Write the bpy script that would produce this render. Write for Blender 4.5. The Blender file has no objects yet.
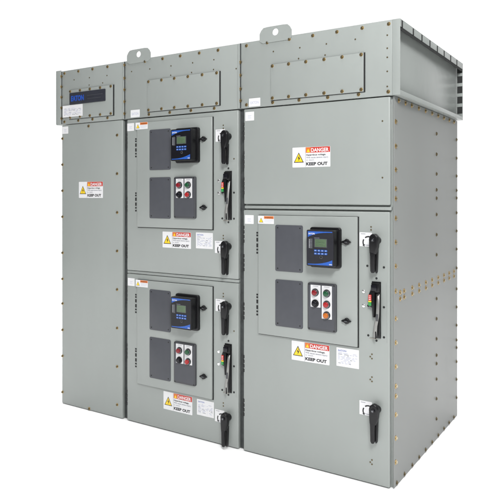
import bpy, bmesh, math, random
from mathutils import Vector, Matrix
random.seed(4)
IN = 0.0254
scn = bpy.context.scene
COL = scn.collection

# ------------------------------------------------------------------ materials
def mat(name, col, rough=0.5, metal=0.0, spec=0.5, noise=None, bump=None, coat=0.0):
    m = bpy.data.materials.new(name); m.use_nodes = True
    nt = m.node_tree; b = nt.nodes['Principled BSDF']
    b.inputs['Base Color'].default_value = (*col, 1)
    b.inputs['Roughness'].default_value = rough
    b.inputs['Metallic'].default_value = metal
    b.inputs['Specular IOR Level'].default_value = spec
    b.inputs['Coat Weight'].default_value = coat
    tc = nt.nodes.new('ShaderNodeTexCoord')
    if noise:                                   # (scale, amount, stretch) slight unevenness of the colour
        mp = nt.nodes.new('ShaderNodeMapping'); mp.inputs['Scale'].default_value = noise[2]
        n = nt.nodes.new('ShaderNodeTexNoise'); n.inputs['Scale'].default_value = noise[0]; n.inputs['Detail'].default_value = 6
        nt.links.new(tc.outputs['Object'], mp.inputs[0]); nt.links.new(mp.outputs[0], n.inputs['Vector'])
        r = nt.nodes.new('ShaderNodeValToRGB')
        a = noise[1]
        r.color_ramp.elements[0].position = .3; r.color_ramp.elements[1].position = .7
        r.color_ramp.elements[0].color = (*[c*(1-a) for c in col], 1)
        r.color_ramp.elements[1].color = (*[min(1, c*(1+a)) for c in col], 1)
        nt.links.new(n.outputs['Fac'], r.inputs[0]); nt.links.new(r.outputs[0], b.inputs['Base Color'])
        mr = nt.nodes.new('ShaderNodeMapRange'); mr.inputs['To Min'].default_value = rough*.85; mr.inputs['To Max'].default_value = rough*1.15
        nt.links.new(n.outputs['Fac'], mr.inputs[0]); nt.links.new(mr.outputs[0], b.inputs['Roughness'])
    if bump:                                    # list of (scale, strength, distance)
        prev = None
        for sc, st, di in bump:
            n = nt.nodes.new('ShaderNodeTexNoise'); n.inputs['Scale'].default_value = sc; n.inputs['Detail'].default_value = 3
            nt.links.new(tc.outputs['Object'], n.inputs['Vector'])
            bp = nt.nodes.new('ShaderNodeBump'); bp.inputs['Strength'].default_value = st; bp.inputs['Distance'].default_value = di
            nt.links.new(n.outputs['Fac'], bp.inputs['Height'])
            if prev: nt.links.new(prev.outputs[0], bp.inputs['Normal'])
            prev = bp
        nt.links.new(prev.outputs[0], b.inputs['Normal'])
    return m

G = (0.294, 0.316, 0.303)
M = dict(
 paint = mat('grey_enamel', G, .29, spec=.5, noise=(2.6, .04, (1, 1, .3)), bump=[(420, .16, .0004), (9, .35, .004), (2.2, .5, .012)]),
 paint_side_shaded = mat('grey_enamel_side_shaded', (0.217, 0.226, 0.219), .46, spec=.5, noise=(2.0, .03, (1, 1, .35)), bump=[(420, .10, .0004), (1.3, .25, .006)]),  # same enamel, darker: the side wall's shade is put into its colour
 inside = mat('dark_steel_gap', (.045, .05, .05), .6, noise=(30, .3, (1, 1, 1))),
 flat_black = mat('matte_black', (.012, .013, .013), .7, noise=(40, .2, (1, 1, 1))),
 zinc = mat('yellow_zinc', (.46, .32, .13), .33, 1.0, noise=(120, .25, (1, 1, 1))),
 pearl = mat('bright_chrome', (.80, .80, .80), .22, 1.0, noise=(80, .05, (1, 1, 1))),
 bright = mat('bright_zinc', (.44, .38, .26), .28, 1.0, noise=(150, .15, (1, 1, 1))),
 dull = mat('dull_zinc', (.13, .105, .06), .42, .7, noise=(120, .25, (1, 1, 1))),
 plate = mat('charcoal_plate', (.060, .063, .074), .5, noise=(25, .06, (1, 1, 1)), bump=[(500, .15, .0004)]),
 plate_edge = mat('charcoal_frame', (.050, .052, .058), .45, noise=(25, .08, (1, 1, 1))),
 black = mat('black_plastic', (.007, .007, .008), .30, spec=.32, noise=(60, .15, (1, 1, 1)), bump=[(700, .15, .0003)]),
 black_gloss = mat('black_gloss', (.006, .006, .009), .2, spec=.35, noise=(40, .1, (1, 1, 1))),
 relay_face_sheen = mat('relay_face_sheen', (.016, .016, .022), .35, spec=.4, noise=(40, .1, (1, 1, 1))),  # greyer face for the right relay, its reflection put into the colour
 blue = mat('relay_blue', (.018, .095, .42), .35, noise=(40, .06, (1, 1, 1))),
 blue_key = mat('blue_key', (.02, .10, .42), .35, noise=(80, .05, (1, 1, 1))),
 logo_blue = mat('logo_blue', (.015, .07, .38), .35, noise=(80, .05, (1, 1, 1))),
 navy = mat('badge_navy', (.022, .024, .034), .4, noise=(40, .1, (1, 1, 1))),
 lcd = mat('lcd_green', (.085, .135, .075), .25, noise=(60, .08, (1, 1, 1))),
 lcd_ink = mat('lcd_ink', (.045, .08, .045), .3, noise=(60, .05, (1, 1, 1))),
 white = mat('white_label', (.70, .70, .71), .45, noise=(30, .015, (1, 1, 1))),
 offwhite = mat('silver_print', (.45, .46, .50), .4, noise=(60, .04, (1, 1, 1))),
 ink = mat('black_ink', (.012, .012, .014), .5, noise=(60, .1, (1, 1, 1))),
 greyink = mat('grey_ink', (.17, .18, .22), .5, noise=(60, .05, (1, 1, 1))),
 paleink = mat('pale_ink', (.40, .42, .54), .5, noise=(60, .03, (1, 1, 1))),
 red = mat('sign_red', (.50, .03, .018), .4, noise=(60, .04, (1, 1, 1))),
 orange_ink = mat('sign_orange', (.62, .16, .03), .4, noise=(60, .04, (1, 1, 1))),
 yellow = mat('sign_yellow', (.85, .58, .02), .4, noise=(60, .04, (1, 1, 1))),
 btn_red = mat('button_red', (.33, .012, .014), .25, noise=(60, .06, (1, 1, 1))),
 btn_dred = mat('button_dark_red', (.20, .006, .012), .22, noise=(60, .06, (1, 1, 1))),
 btn_green = mat('button_green', (.008, .075, .028), .22, noise=(60, .06, (1, 1, 1))),
 btn_amber = mat('button_amber', (.45, .12, .01), .25, noise=(60, .06, (1, 1, 1))),
 flag_red = mat('flag_red', (.50, .035, .025), .35, noise=(60, .05, (1, 1, 1))),
 flag_green = mat('flag_green', (.03, .27, .07), .35, noise=(60, .05, (1, 1, 1))),
 steel = mat('lever_steel', (.27, .27, .26), .42, .7, noise=(70, .12, (1, 1, .3))),
 grey_rail = mat('grey_metal', (.30, .29, .26), .5, .2, noise=(70, .1, (1, 1, .3))),
 chrome = mat('dull_chrome', (.16, .165, .175), .3, .8, noise=(70, .1, (1, 1, 1))),
 floor = mat('white_floor', (.95, .95, .95), .7, spec=.2, noise=(1.5, .005, (1, 1, 1)), bump=[(300, .05, .0004)]),
)

# ------------------------------------------------------------------ mesh builder (inches, world coordinates)
class MB:
    def __init__(s): s.v = []; s.f = []; s.mi = []; s.mats = []
    def idx(s, m):
        if m not in s.mats: s.mats.append(m)
        return s.mats.index(m)
    def add(s, verts, faces, m):
        n = len(s.v); s.v += [tuple(v) for v in verts]; i = s.idx(m)
        s.f += [[n+k for k in f] for f in faces]; s.mi += [i]*len(faces)
        return s
    def bm(s, bm, m):
        bm.verts.ensure_lookup_table(); bm.verts.index_update()
        s.add([v.co.copy() for v in bm.verts], [[v.index for v in f.verts] for f in bm.faces], m)
        bm.free(); return s
    def box(s, x0, x1, y0, y1, z0, z1, m, bev=0, seg=2):
        bm = bmesh.new()
        bmesh.ops.create_cube(bm, size=1)
        for v in bm.verts:
            v.co = ((x0+x1)/2+v.co.x*(x1-x0), (y0+y1)/2+v.co.y*(y1-y0), (z0+z1)/2+v.co.z*(z1-z0))
        if bev: bmesh.ops.bevel(bm, geom=bm.edges[:], offset=bev, segments=seg, affect='EDGES', profile=.5)
        return s.bm(bm, m)
    def prism(s, pts, y0, y1, m, bev=0, seg=2, holes=()):
        """outline in (x,z); y0 = front (nearer the camera, smaller), y1 = back"""
        bm = bmesh.new()
        vs = [bm.verts.new((x, y0, z)) for x, z in pts]
        f = bm.faces.new(vs)
        f.normal_update()
        if f.normal.y > 0: f.normal_flip()
        r = bmesh.ops.extrude_face_region(bm, geom=[f])
        new = [g for g in r['geom'] if isinstance(g, bmesh.types.BMVert)]
        for v in new: v.co.y = y1
        bmesh.ops.recalc_face_normals(bm, faces=bm.faces[:])
        if bev:
            ed = [e for e in bm.edges if abs(e.verts[0].co.y-y0) < 1e-5 and abs(e.verts[1].co.y-y0) < 1e-5]
            bmesh.ops.bevel(bm, geom=ed, offset=bev, segments=seg, affect='EDGES', profile=.5)
        return s.bm(bm, m)
    def rr(s, x0, x1, z0, z1, y0, y1, r, m, bev=0, seg=2, n=5):
        return s.prism(rrect(x0, x1, z0, z1, r, n), y0, y1, m, bev, seg)
    def flat(s, pts, y, m):
        return s.add([(x, y, z) for x, z in pts], [list(range(len(pts)))], m)
    def rect(s, x0, x1, z0, z1, y, m):
        return s.flat([(x0, z0), (x1, z0), (x1, z1), (x0, z1)], y, m)
    def cyl(s, c, r, h, m, axis='y', n=24, bev=0, r2=None):
        """from c, height h towards the negative axis for y, positive for x / z"""
        bm = bmesh.new()
        bmesh.ops.create_cone(bm, cap_ends=True, segments=n, radius1=r, radius2=r if r2 is None else r2, depth=h)
        for v in bm.verts: v.co.z += h/2
        if bev:
            ed = [e for e in bm.edges if e.verts[0].co.z > h*.99 and e.verts[1].co.z > h*.99]
            bmesh.ops.bevel(bm, geom=ed, offset=bev, segments=3, affect='EDGES', profile=.5)
        R = {'y': Matrix.Rotation(math.pi/2, 3, 'X'), 'x': Matrix.Rotation(math.pi/2, 3, 'Y'), 'z': Matrix.Identity(3)}[axis]
        for v in bm.verts: v.co = R @ v.co + Vector(c)
        return s.bm(bm, m)
    def text(s, body, x, z, size, y, m, width=None, bold=0, align='LEFT', shear=0):
        cu = bpy.data.curves.new('lettering', 'FONT'); cu.body = body; cu.size = size
        cu.offset = bold; cu.align_x = align; cu.shear = shear; cu.resolution_u = 3
        o = bpy.data.objects.new('lettering', cu); COL.objects.link(o)
        dg = bpy.context.evaluated_depsgraph_get()
        me = bpy.data.meshes.new_from_object(o.evaluated_get(dg))
        xs = [v.co.x for v in me.vertices]
        k = 1
        if width and xs: k = width/(max(xs)-min(xs))
        x_off = min(xs) if align == 'LEFT' else 0
        s.add([(x+(v.co.x-x_off)*k, y, z+v.co.y) for v in me.vertices], [list(p.vertices) for p in me.polygons], m)
        bpy.data.objects.remove(o); bpy.data.curves.remove(cu); bpy.data.meshes.remove(me)
        return s
    def build(s, name, parent=None, org=None, smooth=True, angle=35):
        if org is None:
            org = tuple((min(v[i] for v in s.v)+max(v[i] for v in s.v))/2 for i in range(3))
        me = bpy.data.meshes.new(name)
        me.from_pydata([((v[0]-org[0])*IN, (v[1]-org[1])*IN, (v[2]-org[2])*IN) for v in s.v], [], s.f)
        for m in s.mats: me.materials.append(M[m])
        me.polygons.foreach_set('material_index', s.mi)
        me.update()
        if smooth:
            me.polygons.foreach_set('use_smooth', [True]*len(me.polygons))
            me.set_sharp_from_angle(angle=math.radians(angle))
        o = bpy.data.objects.new(name, me); COL.objects.link(o)
        put(o, org, parent)
        return o
WORG = {}
def put(o, org, parent):
    WORG[o] = org
    po = (0, 0, 0)
    if parent is not None: o.parent = parent; po = WORG[parent]
    o.location = [(org[i]-po[i])*IN for i in range(3)]
def rrect(x0, x1, z0, z1, r, n=5):
    p = []
    for cx, cz, a in ((x1-r, z1-r, 0), (x0+r, z1-r, 90), (x0+r, z0+r, 180), (x1-r, z0+r, 270)):
        for k in range(n+1):
            t = math.radians(a+90*k/n); p.append((cx+r*math.cos(t), cz+r*math.sin(t)))
    return p
def copy_at(o, org, parent):
    c = o.copy(); COL.objects.link(c); put(c, org, parent); return c
def thing(name, org, label, cat, group=None):
    o = bpy.data.objects.new(name, None); COL.objects.link(o); o.empty_display_size = .1
    o['label'] = label; o['category'] = cat
    if group: o['group'] = group
    put(o, org, None); return o

# ------------------------------------------------------------------ fasteners (one source mesh of each kind)
class Src:
    def __init__(s, mk): s.mk = mk; s.o = None
    def at(s, org, parent, rot=None):
        if s.o is None:
            s.o = s.mk(parent); put(s.o, org, parent); c = s.o
        else:
            c = copy_at(s.o, org, parent)
        c.rotation_euler = rot or (0, 0, 0)
        return c
def mk_bolt(name, washer, head, rw=.46, rh=.29, h=.26):
    def f(parent):
        b = MB()
        b.cyl((0, 0, 0), rw, .07, washer, n=20, bev=.02)
        b.cyl((0, -.07, 0), rh, h, head, n=6, bev=.05)
        return b.build(name, None, (0, 0, 0))
    return f
BOLT_F = Src(mk_bolt('bolt', 'zinc', 'dull', .38, .26, .24))
BOLT_P = Src(mk_bolt('bolt', 'zinc', 'dull', .37, .23, .26))
BOLT_S = Src(mk_bolt('bolt', 'zinc', 'bright', .52, .29, .28))
SCREW_S = Src(mk_bolt('screw', 'dull', 'dull', .46, .29, .2))
def mk_rivet(r, m, h=.08):
    def f(parent):
        b = MB(); b.cyl((0, 0, 0), r, h, m, n=12, bev=h*.5)
        return b.build('screw', None, (0, 0, 0))
    return f
RIVET = Src(mk_rivet(.17, 'dull'))
DOT = Src(mk_rivet(.23, 'flat_black', .1))
WDOT = Src(mk_rivet(.36, 'pearl', .16))
PIN = Src(mk_rivet(.16, 'flat_black', .06))
RX = (0, 0, math.radians(90))           # turns a fastener made for the front (-y) to face +x
LX = (0, 0, math.radians(-90))

# ------------------------------------------------------------------ printed labels
def tri(b, cx, z0, w, y, bolt=True):
    h = w*.9
    b.flat([(cx-w/2, z0), (cx+w/2, z0), (cx, z0+h)], y, 'ink')
    k = .80
    b.flat([(cx-w/2*k, z0+h*.07), (cx+w/2*k, z0+h*.07), (cx, z0+h*.07+h*k)], y-.01, 'yellow')
    if bolt:
        q = w*.13; zc = z0+h*.40
        b.flat([(cx+q*.7, zc+q*2.3), (cx-q*.9, zc+q*.1), (cx-q*.05, zc+q*.1), (cx-q*.2, zc-q*1.9), (cx+q*1.1, zc+q*.55), (cx+q*.2, zc+q*.55)], y-.02, 'ink')
def danger(parent, x0, z0, x1, z1, y=-.03, org_y=0):
    b = MB(); w = x1-x0; h = z1-z0
    b.rr(x0, x1, z0, z1, y, y+.025, .12, 'white', n=3)
    f = y-.012
    b.rect(x0+w*.345, x0+w*.352, z0+h*.02, z1-h*.02, f, 'greyink')
    tri(b, x0+w*.172, z0+h*.24, w*.27, f)
    b.rect(x0+w*.36, x1-.06, z1-h*.285, z1-.05, f, 'red')
    b.rect(x0+w*.365, x0+w*.485, z1-h*.275, z1-.07, f-.005, 'orange_ink')
    tw = w*.085
    b.flat([(x0+w*.425-tw/2, z1-h*.25), (x0+w*.425+tw/2, z1-h*.25), (x0+w*.425, z1-h*.25+tw*.95)], f-.012, 'yellow')
    b.text('DANGER', x0+w*.50, z1-h*.245, h*.25, f-.01, 'white', width=w*.46, bold=.03)
    b.text('Hazardous voltage.', x0+w*.37, z1-h*.43, h*.12, f, 'ink', width=w*.52, bold=.014)
    b.text('Will cause severe injury', x0+w*.37, z1-h*.56, h*.115, f, 'greyink', width=w*.58, bold=.008)
    b.text('or death.', x0+w*.37, z1-h*.68, h*.115, f, 'greyink', width=w*.22)
    b.text('KEEP OUT', x0+w*.37, z0+h*.09, h*.21, f, 'ink', width=w*.56, bold=.04)
    return b.build('danger_label', parent, smooth=False)
def caution(parent, x0, z0, y=-.03):
    b = MB(); w, h = 4.1, 1.75; x1 = x0+w; z1 = z0+h
    b.rr(x0, x1, z0, z1, y, y+.025, .06, 'white', n=3); f = y-.012
    tri(b, x0+.8, z0+.3, 1.15, f, False)
    b.rect(x0+.38*w, x1-.05, z1-.62, z1-.05, f, 'orange_ink')
    b.text('WARNING', x0+.43*w, z1-.52, .45, f-.008, 'ink', width=w*.5, bold=.006)
    for k in range(3): b.rect(x0+.4*w, x1-.25-.4*(k == 2), z1-.85-.27*k, z1-.80-.27*k, f, 'paleink')
    return b.build('warning_label', parent, smooth=False)
def sticker(parent, x0, z0, w=2.35, h=2.0, y=-.03, mark=None):
    b = MB(); b.rr(x0, x0+w, z0, z0+h, y, y+.025, .08, 'white', n=3)
    if mark: b.text(mark, x0+w*.14, z0+h*.3, h*.48, y-.012, 'paleink', width=w*.72)
    else:
        b.rect(x0+w*.3, x0+w*.7, z0+h*.55, z0+h*.59, y-.012, 'paleink'); b.rect(x0+w*.3, x0+w*.62, z0+h*.4, z0+h*.43, y-.012, 'paleink')
        b.rect(x0+w*.3, x0+w*.7, z0+h*.27, z0+h*.3, y-.012, 'paleink')
    return b.build('asset_sticker', parent, smooth=False)
def rating(parent, x0, z0, x1, z1, y=-.03, head=True):
    b = MB(); w = x1-x0; h = z1-z0
    b.rr(x0, x1, z0, z1, y, y+.025, .08, 'white', n=3); f = y-.012
    if head: b.text('EATON', x0+w*.08, z1-h*.19, h*.13, f, 'logo_blue', width=w*.36, bold=.006)
    r = random.Random(int(x0*10)+3)
    n = 9
    for k in range(n):
        zz = z1-h*(.29+.068*k)
        xx = x0+w*.08
        while xx < x1-w*.12:
            l = w*r.uniform(.05, .2); e = min(xx+l, x1-w*.07)
            if r.random() < .8: b.rect(xx, e, zz, zz+h*.026, f, 'paleink' if r.random() < .75 else 'greyink')
            xx = e+w*r.uniform(.03, .1)
    b.rect(x0+w*.62, x0+w*.625, z0+h*.08, z0+h*.55, f, 'paleink')
    return b.build('rating_label', parent, smooth=False)

# ------------------------------------------------------------------ door hardware
def rotary(parent, px, pz, lx0, lz1, y=0.0):
    """swing handle with pivot at (px,pz), its printed label to the upper left"""
    b = MB(); b.rr(lx0, lx0+2.7, lz1-2.85, lz1, y-.04, y-.01, .08, 'white', n=3)
    f = y-.052; cx, cz = lx0+1.95, lz1-2.0
    def arc(a0, a1, r0, r1):
        n = 7; P = []
        for k in range(n+1):
            t = math.radians(a0+(a1-a0)*k/n); P.append((cx+r1*math.cos(t), cz+r1*math.sin(t)))
        for k in range(n, -1, -1):
            t = math.radians(a0+(a1-a0)*k/n); P.append((cx+r0*math.cos(t), cz+r0*math.sin(t)))
        m = 'ink'
        for k in range(n):
            b.flat([P[k], P[k+1], P[2*n-k], P[2*n+1-k]], f, m)
    arc(75, 128, 1.02, 1.3); arc(150, 205, 1.02, 1.3)
    for a in (75, 205):
        t = math.radians(a); r = 1.16; s = -1 if a == 75 else 1
        tx, tz = -math.sin(t)*s, math.cos(t)*s
        b.flat([(cx+(r-.3)*math.cos(t), cz+(r-.3)*math.sin(t)), (cx+(r+.3)*math.cos(t), cz+(r+.3)*math.sin(t)), (cx+r*math.cos(t)+tx*.45, cz+r*math.sin(t)+tz*.45)], f-.004, 'ink')
    b.rect(lx0+.3, lx0+1.3, lz1-.36, lz1-.26, f, 'greyink'); b.rect(lx0+1.2, lx0+2.3, lz1-2.62, lz1-2.52, f, 'greyink')
    b.build('position_label', parent, smooth=False)
    h = MB()
    h.cyl((px, y, pz), .80, .9, 'black', n=32, bev=.08)
    # rounded head, tapering down into the neck
    P = []
    for k in range(15):
        t = math.radians(-15+210*k/14); P.append((px-.14+.98*math.cos(t), pz+.2+1.12*math.sin(t)*1.05))
    P += [(px-1.06, pz-1.3), (px-.97, pz-2.5), (px+.30, pz-2.7), (px+.72, pz-1.3)]
    h.prism(P, y-2.0, y-1.0, 'black', bev=.24, seg=3)
    hub = h.build('rotary_handle', parent, (px, y, pz))
    g = MB()      # grip: front bar standing off the door
    P = [(px-.95, pz-1.9), (px-.84, pz-3.2), (px-.80, pz-6.0), (px-.58, pz-6.42), (px-.16, pz-6.42), (px+.04, pz-6.05), (px+.04, pz-3.2), (px+.2, pz-1.9)]
    g.prism(P, y-1.99, y-1.35, 'black', bev=.16, seg=3)
    g.build('handle_grip', hub)
    g = MB(); g.box(px-.34, px+.03, y-1.1, y-.85, pz-6.1, pz-2.0, 'grey_rail', .05)
    g.build('handle_rod', hub)
    g = MB(); P = [(px+.0, pz-1.8), (px-.04, pz-6.3), (px+.12, pz-6.55), (px+.30, pz-6.3), (px+.46, pz-1.8)]  # dark bar put in for the grip's shadow on the door
    g.prism(P, y-1.25, y-.55, 'black', bev=.1)
    g.build('handle_shadow_bar', hub)
    g = MB(); g.cyl((px-.2, y-2.1, pz+.15), .42, .22, 'black_gloss', n=24, bev=.08); g.cyl((px-.2, y-2.32, pz+.15), .2, .06, 'chrome', n=16, bev=.02)
    g.build('lock_hub', hub)
    return hub

def operator(parent, cx, z0, y=0.0):
    """breaker operator: black slotted housing from z0+2.4 to z0+13.7 with lever and red/green flag"""
    a, c = cx-.95, cx+.95
    b = MB()
    b.prism([(cx-.1, z0+2.4), (c, z0+2.4), (c, z0+13.7), (a, z0+13.7), (a, z0+11.0), (cx-.3, z0+8.2)], y-.18, y+.02, 'black', bev=.04)
    b.box(a+.1, c-.1, y-.75, y-.18, z0+11.6, z0+13.5, 'black', .12)
    b.box(a+.15, c-.55, y-1.1, y-.75, z0+11.9, z0+13.1, 'black_gloss', .1)
    b.box(cx+.45, c-.02, y-.6, y-.18, z0+2.6, z0+11.6, 'black', .08)
    b.prism([(a-.35, z0+11.3), (a+.15, z0+12.3), (a+.85, z0+12.3), (a+.85, z0+8.0), (a+.75, z0+6.6), (a+.45, z0+6.6), (a+.3, z0+8.5), (a-.35, z0+8.8)], y-.9, y-.1, 'black', bev=.1)
    op = b.build('breaker_operator', parent, (cx, y, z0+2.4))
    f = MB()
    f.box(a-.42, a+.22, y-1.02, y-.9, z0+9.9, z0+11.1, 'flag_red', .03)
    f.box(a-.42, a+.22, y-1.02, y-.9, z0+9.62, z0+9.86, 'yellow', .03)
    f.box(a-.42, a+.22, y-1.04, y-.9, z0+8.9, z0+9.6, 'flag_green', .03)
    for zz in (10.1, 10.45, 10.8): f.rect(a-.3, a+.1, z0+zz, z0+zz+.1, y-1.03, 'white')
    f.build('status_flag', op)
    # lever: swept bar, in steps
    path = [(cx+.62, 11.3, -.7, .30), (cx+.78, 10.2, -1.2, .34), (cx+.80, 8.4, -1.45, .34), (cx+.74, 7.0, -1.5, .34), (cx+.55, 6.0, -1.45, .34), (cx+.30, 5.0, -1.4, .36), (cx+.12, 3.6, -1.3, .40), (cx+.10, 2.7, -1.25, .34)]
    l = MB(); V = []; Fc = []
    for (x, z, yy, w) in path:
        V += [(x-w, y+yy, z0+z), (x-w*.6, y+yy-.16, z0+z), (x+w*.6, y+yy-.16, z0+z), (x+w, y+yy, z0+z), (x+w*.6, y+yy+.16, z0+z), (x-w*.6, y+yy+.16, z0+z)]
    n = len(path)
    for k in range(n-1):
        for j in range(6):
            Fc.append([k*6+j, k*6+(j+1) % 6, (k+1)*6+(j+1) % 6, (k+1)*6+j])
    Fc += [list(range(5, -1, -1)), [(n-1)*6+j for j in range(6)]]
    l.add(V, Fc, 'steel')
    bm = bmesh.new(); 
    l.box(cx+.5, cx+.82, y-1.0, y-.5, z0+10.6, z0+11.5, 'black', .08)
    lv = l.build('lever', op, angle=50)
    k = MB(); k.box(cx+.52, cx+.98, y-1.78, y-1.66, z0+6.1, z0+7.5, 'plate_edge', .05)
    k.build('lever_pad', op)
    k = MB(); k.box(cx+.22, cx+.46, y-1.52, y-1.2, z0+2.5, z0+4.0, 'black', .08)
    k.build('lever_tip', op)
    w = MB(); w.box(a-.5, cx+.1, y-.12, y+.01, z0+2.1, z0+2.32, 'grey_rail', .03)
    w.build('catch_strip', op)
    for dx, dz in ((-1.75, 8.7), (1.55, 8.7), (-1.75, 2.7), (1.55, 2.7), (0, 14.35), (0, 1.85)):
        DOT.at((cx+dx, y, z0+dz), op)
    for dz in (11.5, 8.6): WDOT.at((cx-2.75, y, z0+dz), op)
    r = MB(); r.box(cx+2.1, cx+2.2, y-.05, y+.01, z0+1.6, z0+13.6, 'paint', .02)
    r.build('cover_seam', op)
    return op

def relay(parent, x0, zc, y, glossy):
    """protective relay; x0 = left of the case, zc = centre height"""
    b = MB()
    b.rr(x0, x0+7.0, zc-4.25, zc+4.2, y-.75, y, .55, 'black', bev=.18, seg=3)
    b.rr(x0+.3, x0+6.5, zc-3.78, zc+3.72, y-2.75, y-.7, .3, 'black', bev=.06, seg=3)
    case = b.build('protective_relay', parent, (x0+3.5, y, zc))
    x1 = x0+.38; x2 = x0+6.42; za = zc-3.7; zb = zc+3.64; w = x2-x1; f = y-2.80
    p = MB(); p.rr(x1, x2, za, zb, f, f+.06, .3, 'black_gloss' if glossy else 'relay_face_sheen', bev=.02)
    e = f-.012
    # blue sweeps
    top = [(x1+.12, zb-.22), (x2-.25, zb-.22), (x2-.25, zb-.42)]
    n = 10
    for k in range(n+1):
        t = k/n; top.append((x2-.25-(w-.5)*t, zb-.42-1.15*t**2.6))
    # split into quads
    for k in range(n):
        t0, t1 = k/n, (k+1)/n
        X0 = x2-.25-(w-.5)*t0; X1 = x2-.25-(w-.5)*t1
        p.flat([(X0, zb-.22), (X0, zb-.42-1.0*t0**2.8), (X1, zb-.42-1.0*t1**2.8), (X1, zb-.22)], e, 'blue')
        X0 = x1+.25+(w-.5)*t0; X1 = x1+.25+(w-.5)*t1
        p.flat([(X0, za+.22), (X1, za+.22), (X1, za+.40+.95*t1**2.6), (X0, za+.40+.95*t0**2.6)], e, 'blue')
    p.text('EATON', x1+.42, zb-.86, .46, e-.012, 'white', width=1.4, bold=.012)
    p.rect(x1+1.7, x1+2.9, zb-1.62, zb-1.52, e, 'greyink')
    p.rect(x2-.95, x2-.3, za+.35, za+.55, e-.012, 'offwhite')
    p.build('faceplate', case, smooth=False)
    q = MB()     # indicator strip on the left
    q.rr(x1+.42, x1+1.35, zc-.15, zc+1.95, f-.05, f, .15, 'plate_edge', bev=.02)
    for k in range(6):
        q.rect(x1+.55, x1+.72, zc+.05+.3*k, zc+.2+.3*k, f-.062, 'offwhite')
        q.rect(x1+.8, x1+1.25, zc+.09+.3*k, zc+.15+.3*k, f-.062, 'greyink')
    q.build('indicator_strip', case, smooth=False)
    d = MB(); d.rr(x1+1.75, x1+4.65, zc+.15, zc+1.95, f-.07, f, .1, 'plate_edge', bev=.03)
    d.rect(x1+1.92, x1+4.48, zc+.28, zc+1.82, f-.075, 'lcd')
    for k in range(4): d.rect(x1+2.1, x1+4.2-.5*(k % 2), zc+.46+.33*k, zc+.53+.33*k, f-.085, 'lcd_ink')
    d.build('display', case, smooth=False)
    k_ = MB()
    for r in range(2):
        for c in range(4):
            X = x1+1.72+.78*c; Z = zc-.72-.62*r
            k_.rr(X, X+.62, Z, Z+.40, f-.09, f, .09, 'blue_key', bev=.03)
            k_.rect(X+.16, X+.46, Z+.15, Z+.26, f-.1, 'offwhite')
    k_.build('keypad', case, smooth=False)
    q = MB(); q.cyl((x1+3.3, f, za+1.85), .34, .08, 'plate_edge', n=20, bev=.03); q.cyl((x1+3.3, f-.08, za+1.85), .2, .05, 'black', n=16, bev=.02)
    q.build('port_cover', case)
    return case

def button_panel(parent, x0, x1, z0, z1, y, legends, buttons):
    b = MB()
    b.rr(x0, x1, z0, z1, y-.55, y, .4, 'plate_edge', bev=.22, seg=3)
    b.rect(x0+.42, x1-.42, z0+.5, z1-.45, y-.556, 'plate')
    p = b.build('button_panel', parent, ((x0+x1)/2, y, z0))
    Y = y-.556
    for (a, c, d, e) in legends:
        l = MB(); l.rr(a, c, d, e, Y-.05, Y, .08, 'white', n=3)
        l.rect(a+.5, c-.5, e-.28, e-.2, Y-.06, 'greyink')
        l.build('legend_plate', p, smooth=False)
    for (x, z, m, mush) in buttons:
        q = MB()
        q.cyl((x, Y-.05, z), .82, .18, 'black', n=32, bev=.05)
        q.cyl((x, Y-.23, z), .72, .22, 'chrome' if m != 'black_gloss' else 'black', n=32, bev=.07)
        q.cyl((x, Y-.45, z), .56, .42, m, n=32, bev=.16)
        q.build('push_button' if m in ('black_gloss', ) else 'pilot_light', p)
    for sx in (x0+.42, x1-.42):
        for sz in (z0+.35, z1-.35): PIN.at((sx, y-.55, sz), p)
    return p

def cover(parent, x0, x1, z0, z1, y):
    b = MB(); b.rr(x0, x1, z0, z1, y-.16, y, .35, 'plate', bev=.05)
    c = b.build('cover_plate', parent, ((x0+x1)/2, y, z0))
    for sx in (x0+.62, x1-.62):
        for sz in (z0+.6, z1-.6): PIN.at((sx, y-.16, sz), c)

def latch(parent, x, z, y):
    b = MB()
    b.cyl((x, y, z), .62, .12, 'black', n=24, bev=.04)
    b.prism([(x-1.1, z), (x-.85, z+.2), (x-.45, z+.32), (x, z+.66), (x+.42, z+.34), (x+.85, z+.18), (x+1.05, z-.05), (x+.8, z-.2), (x+.42, z-.34), (x, z-.62), (x-.45, z-.3), (x-.88, z-.2)], y-.6, y-.12, 'black', bev=.12, seg=2)
    b.box(x-.3, x+.3, y-.68, y-.58, z-.07, z+.07, 'chrome', .02)
    b.build('latch', parent)

def slots(parent, x, z0, y):
    """row of hinge knuckles seen through the sheet, 4.9 inches tall"""
    b = MB()
    for a, h in ((0, .42), (.72, .42), (1.45, .85), (2.72, .85), (3.9, .42), (4.5, .4)):
        b.box(x-.24, x+.24, y-.05, y+.01, z0+a, z0+a+h, 'flat_black', .02)
    b.build('hinge', parent)

def instrument_door(parent, x0, x1, zb, hx, lx):
    zt = zb+26.5; y = 0
    g = MB(); g.box(x0-.1, x1+.16, -.10, .02, zb-.18, zt+.06, 'flat_black')  # dark seal groove, also standing for the shadow line beneath the door
    b = MB(); b.box(x0, x1, -.62, -.10, zb, zt, 'paint', .16, 3)
    d = b.build('instrument_door', parent, ((x0+x1)/2, 0, zb))
    g.build('door_seal_shade', d)
    slots(parent, hx, zb+17.8, 0); slots(parent, hx, zb+3.9, 0)
    latch(d, lx, zb+21.35, -.62); latch(d, lx, zb+5.15, -.62)
    return d

def door(parent, x0, x1, z0, z1, name='door'):
    b = MB(); b.box(x0, x1, 0, 1.05, z0, z1, 'paint', .28, 4)
    return b.build(name, parent, ((x0+x1)/2, 0, z0))

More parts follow.
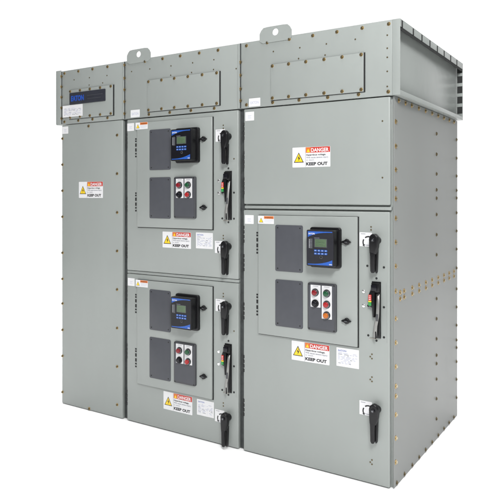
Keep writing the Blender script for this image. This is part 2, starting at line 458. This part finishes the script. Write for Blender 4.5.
def edge_hinge(parent, x, zs):
    for z in zs:
        b = MB()
        for k in range(4): b.cyl((x, .12, z+k*1.05), .26, .7, 'flat_black', axis='z', n=12, bev=.05)
        b.build('hinge', parent)

# ------------------------------------------------------------------ pull boxes on top
ZP0, ZP1 = 78.12, 93.08
D = 49.85
def pull_box(parent, x0, x1, lug=None):
    b = MB()
    b.box(x0+.12, x1-.12, 0, D, ZP0, ZP1, 'paint', .06)
    p = b.build('pull_box', parent, ((x0+x1)/2, 0, ZP0))
    if x1 < 90:
        g = MB(); g.box(x1-.1, x1+.1, -.12, .3, ZP0+.1, ZP1-.05, 'inside'); g.build('joint_or_shade_line', p)
        g = MB(); g.box(x1-.75, x1-.11, -.16, .01, ZP0+.1, ZP1-.08, 'paint', .05); g.build('joint_rib', p)
    if lug:
        l0, l1 = lug
        g = MB(); pts = [(l0, 92.2), (l0, 94.7), (l0+1.1, 95.7), (l1-1.1, 95.7), (l1, 94.7), (l1, 92.2)]
        cx, cz, r = (l0+l1)/2, 94.35, .78
        # plate with a real hole: ring of quads between outline samples and circle
        N = 32; outer = []
        for k in range(N):
            t = 2*math.pi*k/N; dx, dz = math.cos(t), math.sin(t); best = 1e9
            for i in range(6):
                ax, az = pts[i]; bx_, bz = pts[(i+1) % 6]
                ex, ez = bx_-ax, bz-az; den = dx*ez-dz*ex
                if abs(den) < 1e-9: continue
                s = ((ax-cx)*ez-(az-cz)*ex)/den; u = ((ax-cx)*dz-(az-cz)*dx)/den
                if s > 0 and -1e-6 <= u <= 1+1e-6: best = min(best, s)
            outer.append((cx+dx*best, cz+dz*best))
        V = []; Fc = []
        ya, yb = -.0, -.16
        for k in range(N):
            t = 2*math.pi*k/N; ix, iz = cx+r*math.cos(t), cz+r*math.sin(t); ox, oz = outer[k]
            V += [(ox, yb, oz), (ix, yb, iz), (ox, ya, oz), (ix, ya, iz)]
        for k in range(N):
            a = 4*k; c = 4*((k+1) % N)
            Fc += [[a, c, c+1, a+1], [a+2, a+3, c+3, c+2], [a, a+2, c+2, c], [a+1, c+1, c+3, a+3]]
        g.add(V, Fc, 'paint')
        g.build('lifting_lug', p, smooth=False)
    return p
def access(parent, p, x0, x1, z0, z1, xs, extra=()):
    g = MB(); g.box(x0-.03, x1+.26, -.20, .02, z0-.10, z1+.02, 'flat_black'); g.build('panel_backing', p)  # dark sheet behind the panel, showing at its right and lower edges
    b = MB(); b.box(x0, x1, -.32, -.20, z0, z1, 'paint', .03); b.build('access_panel', p)
    for x in xs:
        for z in (z0+.45, z1-.35): BOLT_P.at((x, -.32, z), p)

# ================================================================== LEFT CABINET
GRP = 'bolted switchgear cabinets in one line-up'
c1 = thing('switchgear_cabinet', (12, 25, 0), 'narrow grey cabinet at the left end with one tall plain panel below dark name badge', 'switchgear cabinet', GRP)
b = MB(); b.box(.15, 23.9, 1.1, D, 0, 78.0, 'paint', .05); b.build('enclosure', c1, (12, 25, 0))
b = MB(); b.box(23.1, 24.3, 1.02, 1.09, .1, 78, 'inside'); b.build('joint_strip', c1)
fp = door(c1, 0, 23.15, 0.05, 78.0, 'front_panel')
for z in (74.2, 66.9, 59.6, 52.3, 42.2, 28, 20.6, 13.3, 3.2, 34.9): BOLT_F.at((.32, 0, z), fp)
for z in (74.1, 64.0, 53.8, 43.7, 33.6, 23.5, 13.4, 3.4): BOLT_F.at((21.3, 0, z), fp)
BOLT_F.at((10.7, 0, 77.1), fp); BOLT_F.at((10.9, 0, .5), fp)
sticker(c1, .3, 75.5); danger(c1, 6.9, 57.6, 16.1, 62.0)
p = pull_box(c1, 0, 24)
access(c1, p, 3.2, 20.0, 79.4, 87.4, (3.8, 7.7, 11.5, 15.4, 19.3))
for x in (1.1, 6.7, 12.2, 17.8):
    BOLT_P.at((x, 0, 92.4), p); BOLT_P.at((x, 0, 78.85), p)
for x, z in ((5, 90.2), (11, 90.2), (17.6, 90.1), (10.9, 88.2), (16, 88.3)): RIVET.at((x, 0, z), p)
b = MB(); b.rr(3.75, 17.4, 83.35, 86.55, -.62, -.35, .15, 'navy', bev=.06); nb = b.build('name_badge', c1, (10.5, -.35, 83.4))
b = MB(); b.text('EATON', 4.5, 84.25, 1.95, -.65, 'logo_blue', width=5.0, bold=.1)
b.build('badge_lettering', nb, smooth=False)
b = MB(); b.rect(10.8, 16.6, 85.25, 85.36, -.65, 'plate'); b.rect(10.8, 16.0, 84.4, 84.5, -.65, 'plate'); b.build('badge_print', nb, smooth=False)
rating(c1, .8, 80.0, 8.8, 83.25, y=-.40, head=False)
# left end flange of the duct, open to the left
def end_flange(parent, p, xa, xb, s):
    """rim standing out from the end plate at xa to xb (s = +1 right, -1 left)"""
    lo, hi = min(xa, xb), max(xa, xb)
    fl = MB()
    fl.box(lo, hi, 0.0, .14, ZP0, ZP1, 'paint', .03)                 # front
    fl.box(lo, hi, D-.14, D, ZP0, ZP1, 'paint', .03)                 # rear
    fl.box(lo, hi, .145, D-.145, ZP1-.12, ZP1-.004, 'paint', .03)    # top
    fl.box(lo, hi, .145, D-.145, ZP0+.004, ZP0+.14, 'paint', .03)    # bottom
    e0, e1 = (hi-.1, hi) if s > 0 else (lo, lo+.1)
    fl.box(e0-.004, e1-.004, .15, D-.15, ZP0+.145, ZP0+.9, 'paint', .02)        # upturned lip
    fl.box(e0-.004, e1-.004, .15, D-.15, ZP1-1.5, ZP1-.13, 'paint', .02)        # downturned lip
    return fl.build('end_flange', parent if p is None else p, (xa, 0, ZP0))
fl = end_flange(c1, p, 0.12, -2.2, -1)
b = MB()
for k, z in enumerate((91.6, 88.7, 85.8, 82.8, 79.8)): BOLT_P.at((.15, -.28, z), p, RX)
b = MB(); b.box(-2.25, -.12, -.14, -.004, 78.25, 93.35, 'paint', .06); b.build('flange_strip', p)
b = MB(); b.box(-.12, .12, -.06, .02, 78.3, 93.0, 'inside'); b.build('joint_or_shade_line', p)  # dark line put in for the shading at the flange edge

# ================================================================== doors with instruments
def instrument_bucket(cab, X, z_inner, dz0, dz1, dx=0.0, five=False, glossy=True, low=None):
    """X = left of the cabinet; z_inner = foot of the instrument door; door from dz0 to dz1"""
    d = door(cab, X+.75, X+35.35, dz0, dz1)
    idr = instrument_door(cab, X+4.95+dx*.6, X+28.6+dx, z_inner, X+4.3+dx*1.4, X+26.35+dx)
    y = -.62
    cover(cab, X+9.45+dx, X+16.2+dx, z_inner+14.35, z_inner+24.45, y)
    cover(cab, X+9.45+dx, X+16.2+dx, z_inner+2.3, z_inner+12.5, y)
    relay(cab, X+18.2+dx, z_inner+20.05, y, glossy)
    bx0, bx1 = X+17.55+dx, X+24.15+dx
    L = [(bx0+.8, bx0+3.1, z_inner+7.4, z_inner+12.05)]
    r2 = z_inner+(5.15 if five else 7.4)
    L.append((bx0+3.4, bx0+5.7, r2, z_inner+12.05))
    xa, xb_ = bx0+1.9, bx0+4.55; za = z_inner+10.5
    B = [(xa, za, 'btn_dred', 0), (xb_, za, 'btn_green', 0), (xa, za-2.3, 'black_gloss', 0), (xb_, za-2.3, 'btn_red', 0)]
    if five: B.append((xb_, za-4.55, 'btn_amber', 0))
    button_panel(cab, bx0, bx1, z_inner+2.45, z_inner+12.5, y, L, B)
    return d

# ================================================================== MIDDLE CABINET
c2 = thing('switchgear_cabinet', (42, 25, 0), 'middle grey cabinet with two instrument doors, one above the other, and four black handles', 'switchgear cabinet', GRP)
b = MB(); b.box(24.05, 59.95, 1.1, D, 0, 78.0, 'paint', .05); b.build('enclosure', c2, (42, 25, 0))
b = MB(); b.box(59.3, 60.8, 1.02, 1.09, .1, 78, 'inside'); b.build('joint_strip', c2)
b = MB(); b.box(24.6, 59.3, .35, 1.09, 38.15, 38.85, 'paint', .08); b.build('cross_rail', c2)
d = instrument_bucket(c2, 24, 50.25, 38.95, 77.9, dx=-.3)
edge_hinge(d, 24.72, (70.5, 54, 42))
rotary(c2, 56.75, 71.9, 53.0, 73.7); operator(c2, 56.65, 50.2)
rotary(c2, 56.75, 46.45, 52.8, 47.6)
for x, z in ((55.2, 74.6), (55.2, 73.9), (55.2, 48.9), (55.2, 48.2), (58.2, 66.7)): RIVET.at((x, 0, z), d)
sticker(c2, 24.9, 74.9); caution(c2, 28.35, 75.05, -.66)
danger(c2, 36.8, 45.35, 45.7, 49.3); rating(c2, 47.2, 45.6, 52.2, 49.4)
d = instrument_bucket(c2, 24, 10.3, .1, 38.05, dx=-.3)
edge_hinge(d, 24.72, (31, 16, 4))
rotary(c2, 56.75, 32.6, 53.0, 34.0); operator(c2, 56.65, 10.2)
rotary(c2, 56.75, 6.95, 52.8, 8.1)
for x, z in ((55.2, 35.4), (55.2, 34.7), (55.2, 9.9), (55.2, 9.2), (58.2, 27.0)): RIVET.at((x, 0, z), d)
sticker(c2, 25.1, 34.95); caution(c2, 28.4, 35.05, -.66)
danger(c2, 37.1, 5.3, 46.1, 9.7); rating(c2, 47.5, 5.8, 52.5, 9.55)
p = pull_box(c2, 24, 60, (24.9, 32.9))
access(c2, p, 32.0, 54.2, 79.35, 87.3, (32.4, 36.7, 40.8, 45.0, 49.3, 53.5))
for x in (31.0, 36.8, 42.4, 48.2, 53.7): BOLT_P.at((x, 0, 92.3), p)
for x in (39.1, 45.7, 52.6, 32.3): BOLT_P.at((x, 0, 78.75), p)
for z in (92.1, 88.7, 85.7, 82.6, 79.5): BOLT_P.at((24.12, -.28, z), p, RX)
for x, z in ((26.4, 90.2), (32.6, 90.2), (39.5, 90.2), (46.2, 90.2), (52.5, 90.2), (58.8, 87.4), (39.4, 87.9), (45.9, 87.9), (52.4, 87.9)): RIVET.at((x, 0, z), p)
sticker(c2, 26.1, 78.35, 3.1, 1.9, mark='EATON')

# ================================================================== RIGHT CABINET
c3 = thing('switchgear_cabinet', (78, 25, 0), 'grey cabinet at the right end, plain upper door, one instrument door with amber button', 'switchgear cabinet', GRP)
b = MB(); b.box(60.05, 95.9, 1.1, D-.05, 0, 78.0, 'paint', .05); b.build('enclosure', c3, (78, 25, 0))
b = MB(); b.box(60.9, 95.6, .35, 1.09, 55.3, 55.95, 'paint', .08); b.build('cross_rail', c3)
b = MB(); b.box(95.92, 96.06, .55, D, 0, 78.0, 'paint_side_shaded', .04)
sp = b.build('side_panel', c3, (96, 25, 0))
ud = door(c3, 60.85, 95.45, 56.3, 77.9, 'upper_door')
for z in (73.1, 61.8): RIVET.at((93.9, 0, z), ud)
edge_hinge(ud, 60.85, (71, 64.5, 58.5))
d = instrument_bucket(c3, 60, 27.35, .1, 54.95, dx=.15, five=True, glossy=False)
edge_hinge(d, 60.85, (47.5, 41, 30, 18, 8))
rotary(c3, 92.85, 49.25, 89.0, 50.75); operator(c3, 92.65, 27.25)
rotary(c3, 92.85, 15.4, 89.0, 16.55)
for z in (51.9, 51.3): RIVET.at((91.5, 0, z), d)
for x, z in ((90.7, 44), (94.2, 43.9)): DOT.at((x, 0, z), d)
for z in (25.8, 21.2, 4.5):
    for a, c in ((.18, .42), (-.18, -.1), (.18, -.45)): RIVET.at((91.5+a, 0, z+c), d)
sticker(c3, 61.3, 75.2); sticker(c3, 61.2, 51.8); caution(c3, 65.1, 51.95, -.66)
danger(c3, 73.5, 64.3, 82.5, 68.6); danger(c3, 73.3, 22.6, 82.3, 26.75); rating(c3, 83.9, 22.8, 88.9, 26.65)
p = pull_box(c3, 60, 96, (65.2, 73.3))
access(c3, p, 68.2, 90.0, 79.3, 87.2, (68.6, 72.7, 76.9, 81.2, 85.3, 89.5))
for x in (61.6, 67.1, 72.7, 78.4, 84.0, 89.6, 95.2): BOLT_P.at((x, 0, 92.3), p)
for x in (61.6, 68.5, 75.1, 81.9, 88.8, 95.1): BOLT_P.at((x, 0, 78.85), p)
for z in (88.7, 85.7, 82.6, 79.9): BOLT_P.at((60.12, -.28, z), p, RX)
for z in (90.1, 87.5, 85.7, 82.9, 79.9): RIVET.at((94.9, 0, z), p)
for x, z in ((68.7, 90.1), (75.3, 90.1), (81.6, 90.1), (88.1, 90.2), (75.0, 87.8), (81.3, 87.8)): RIVET.at((x, 0, z), p)
sticker(c3, 62.3, 78.35, 3.0, 1.85, mark='EATON')
fl = end_flange(c3, p, 95.9, 97.5, 1)
# dark slots under the top rim and on the rear rim
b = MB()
for y in (.9, 7.9, 13.8, 19.7, 25.6, 31.4, 37.3, 43.3): b.box(97.41, 97.515, y, y+.8, ZP1-1.5, ZP1-.15, 'flat_black')
b.box(97.2, 97.4, .2, D-.2, ZP1-2.1, ZP1-1.3, 'flat_black')  # dark strip put in for the shade under the lip
for z in (79.9, 82.6, 85.3, 88.0, 90.6): b.box(96.1, 97.4, D-.19, D-.141, z, z+1.8, 'flat_black')
b.build('slots_and_lip_shade', p)
# side bolts
ZC = (73.0, 68.1, 63.4, 59.6, 57.6, 53.7, 48.9, 44.1, 39.1, 33.6, 28.8, 24.0, 20.1, 18.1, 14.4, 9.7, 4.9)
SX = 96.06
for z in ZC:
    BOLT_S.at((SX, 1.6, z), sp, RX)
    SCREW_S.at((SX, 30.3, z), sp, RX) if abs(z-39.1) > 1 else None
    SCREW_S.at((SX, 48.9, z), sp, RX)
for y in (4.2, 6.7, 12.0, 16.8, 21.8, 26.7, 31.8, 36.9, 41.7, 46.4):
    for z in (37.2, 38.5): BOLT_S.at((SX, y, z), sp, RX)
for y in (2.2, 6.9, 12.0, 16.8, 21.6, 26.7, 31.8, 36.9, 41.6, 46.3): SCREW_S.at((SX, y, .55), sp, RX)
for y in (3.4, 7.6, 11.7, 16.6, 21.6, 26.7, 31.8, 36.9, 41.9, 46.5): BOLT_S.at((SX, y, 77.45), sp, RX)

# ================================================================== floor, camera, light
b = MB(); b.add([(-250, -300, 0), (350, -300, 0), (350, 300, 0), (-250, 300, 0)], [[0, 1, 2, 3]], 'floor')
fo = b.build('floor', None, (0, 0, 0), smooth=False); fo.location.z = -.002; fo['kind'] = 'structure'

cam = bpy.data.cameras.new('camera'); co = bpy.data.objects.new('camera', cam); COL.objects.link(co)
scn.camera = co
cam.sensor_width = 36; cam.lens = 36*622.4/500
cam.shift_y = -(250-195.946)/500
cam.clip_end = 1000; cam.clip_start = .05
co.location = (138.204*IN, -119.074*IN, 58.138*IN)
co.rotation_euler = (math.radians(90), 0, 0.566)

SURR, KEY, TOP = .20, 200, 890
w = bpy.data.worlds.new('World'); scn.world = w; w.use_nodes = True
nt = w.node_tree; bg = nt.nodes['Background']
# studio surround: white behind the cabinets, dimmer on the photographer's side
tc = nt.nodes.new('ShaderNodeTexCoord'); dp = nt.nodes.new('ShaderNodeVectorMath'); dp.operation = 'DOT_PRODUCT'
dp.inputs[1].default_value = (-.536, .844, 0)
nt.links.new(tc.outputs['Generated'], dp.inputs[0])
mr = nt.nodes.new('ShaderNodeMapRange'); mr.interpolation_type = 'SMOOTHSTEP'
mr.inputs['From Min'].default_value = .45; mr.inputs['From Max'].default_value = .82
mr.inputs['To Min'].default_value = SURR; mr.inputs['To Max'].default_value = 1.1
nt.links.new(dp.outputs['Value'], mr.inputs['Value']); nt.links.new(mr.outputs[0], bg.inputs[1])
bg.inputs[0].default_value = (1, 1, 1, 1)

def area(name, loc, target, sx, sy, power, col=(1, 1, 1), spread=180):
    l = bpy.data.lights.new(name, 'AREA'); l.shape = 'RECTANGLE'; l.size = sx; l.size_y = sy; l.energy = power; l.color = col
    l.spread = math.radians(spread)
    o = bpy.data.objects.new(name, l); COL.objects.link(o); o.location = loc
    o.rotation_euler = (Vector(target)-Vector(loc)).to_track_quat('-Z', 'Y').to_euler()
    return o
area('key_softbox', (4.1, -3.3, 3.9), (1.9, 0, 1.45), 1.1, 1.1, KEY)
area('added_side_fill', (5.6, 1.0, 4.2), (2.44, .6, 2.2), 1.6, 1.6, 26)  # unseen lamp added to lift the upper side wall
area('added_overhead_fill', (1.2, 0, 7.0), (1.2, 0, 0), 18, 18, TOP*1.265, spread=60)  # unseen lamp added to keep the floor white

scn.view_settings.view_transform = 'Standard'; scn.view_settings.look = 'None'
scn.view_settings.exposure = 0; scn.view_settings.gamma = 1
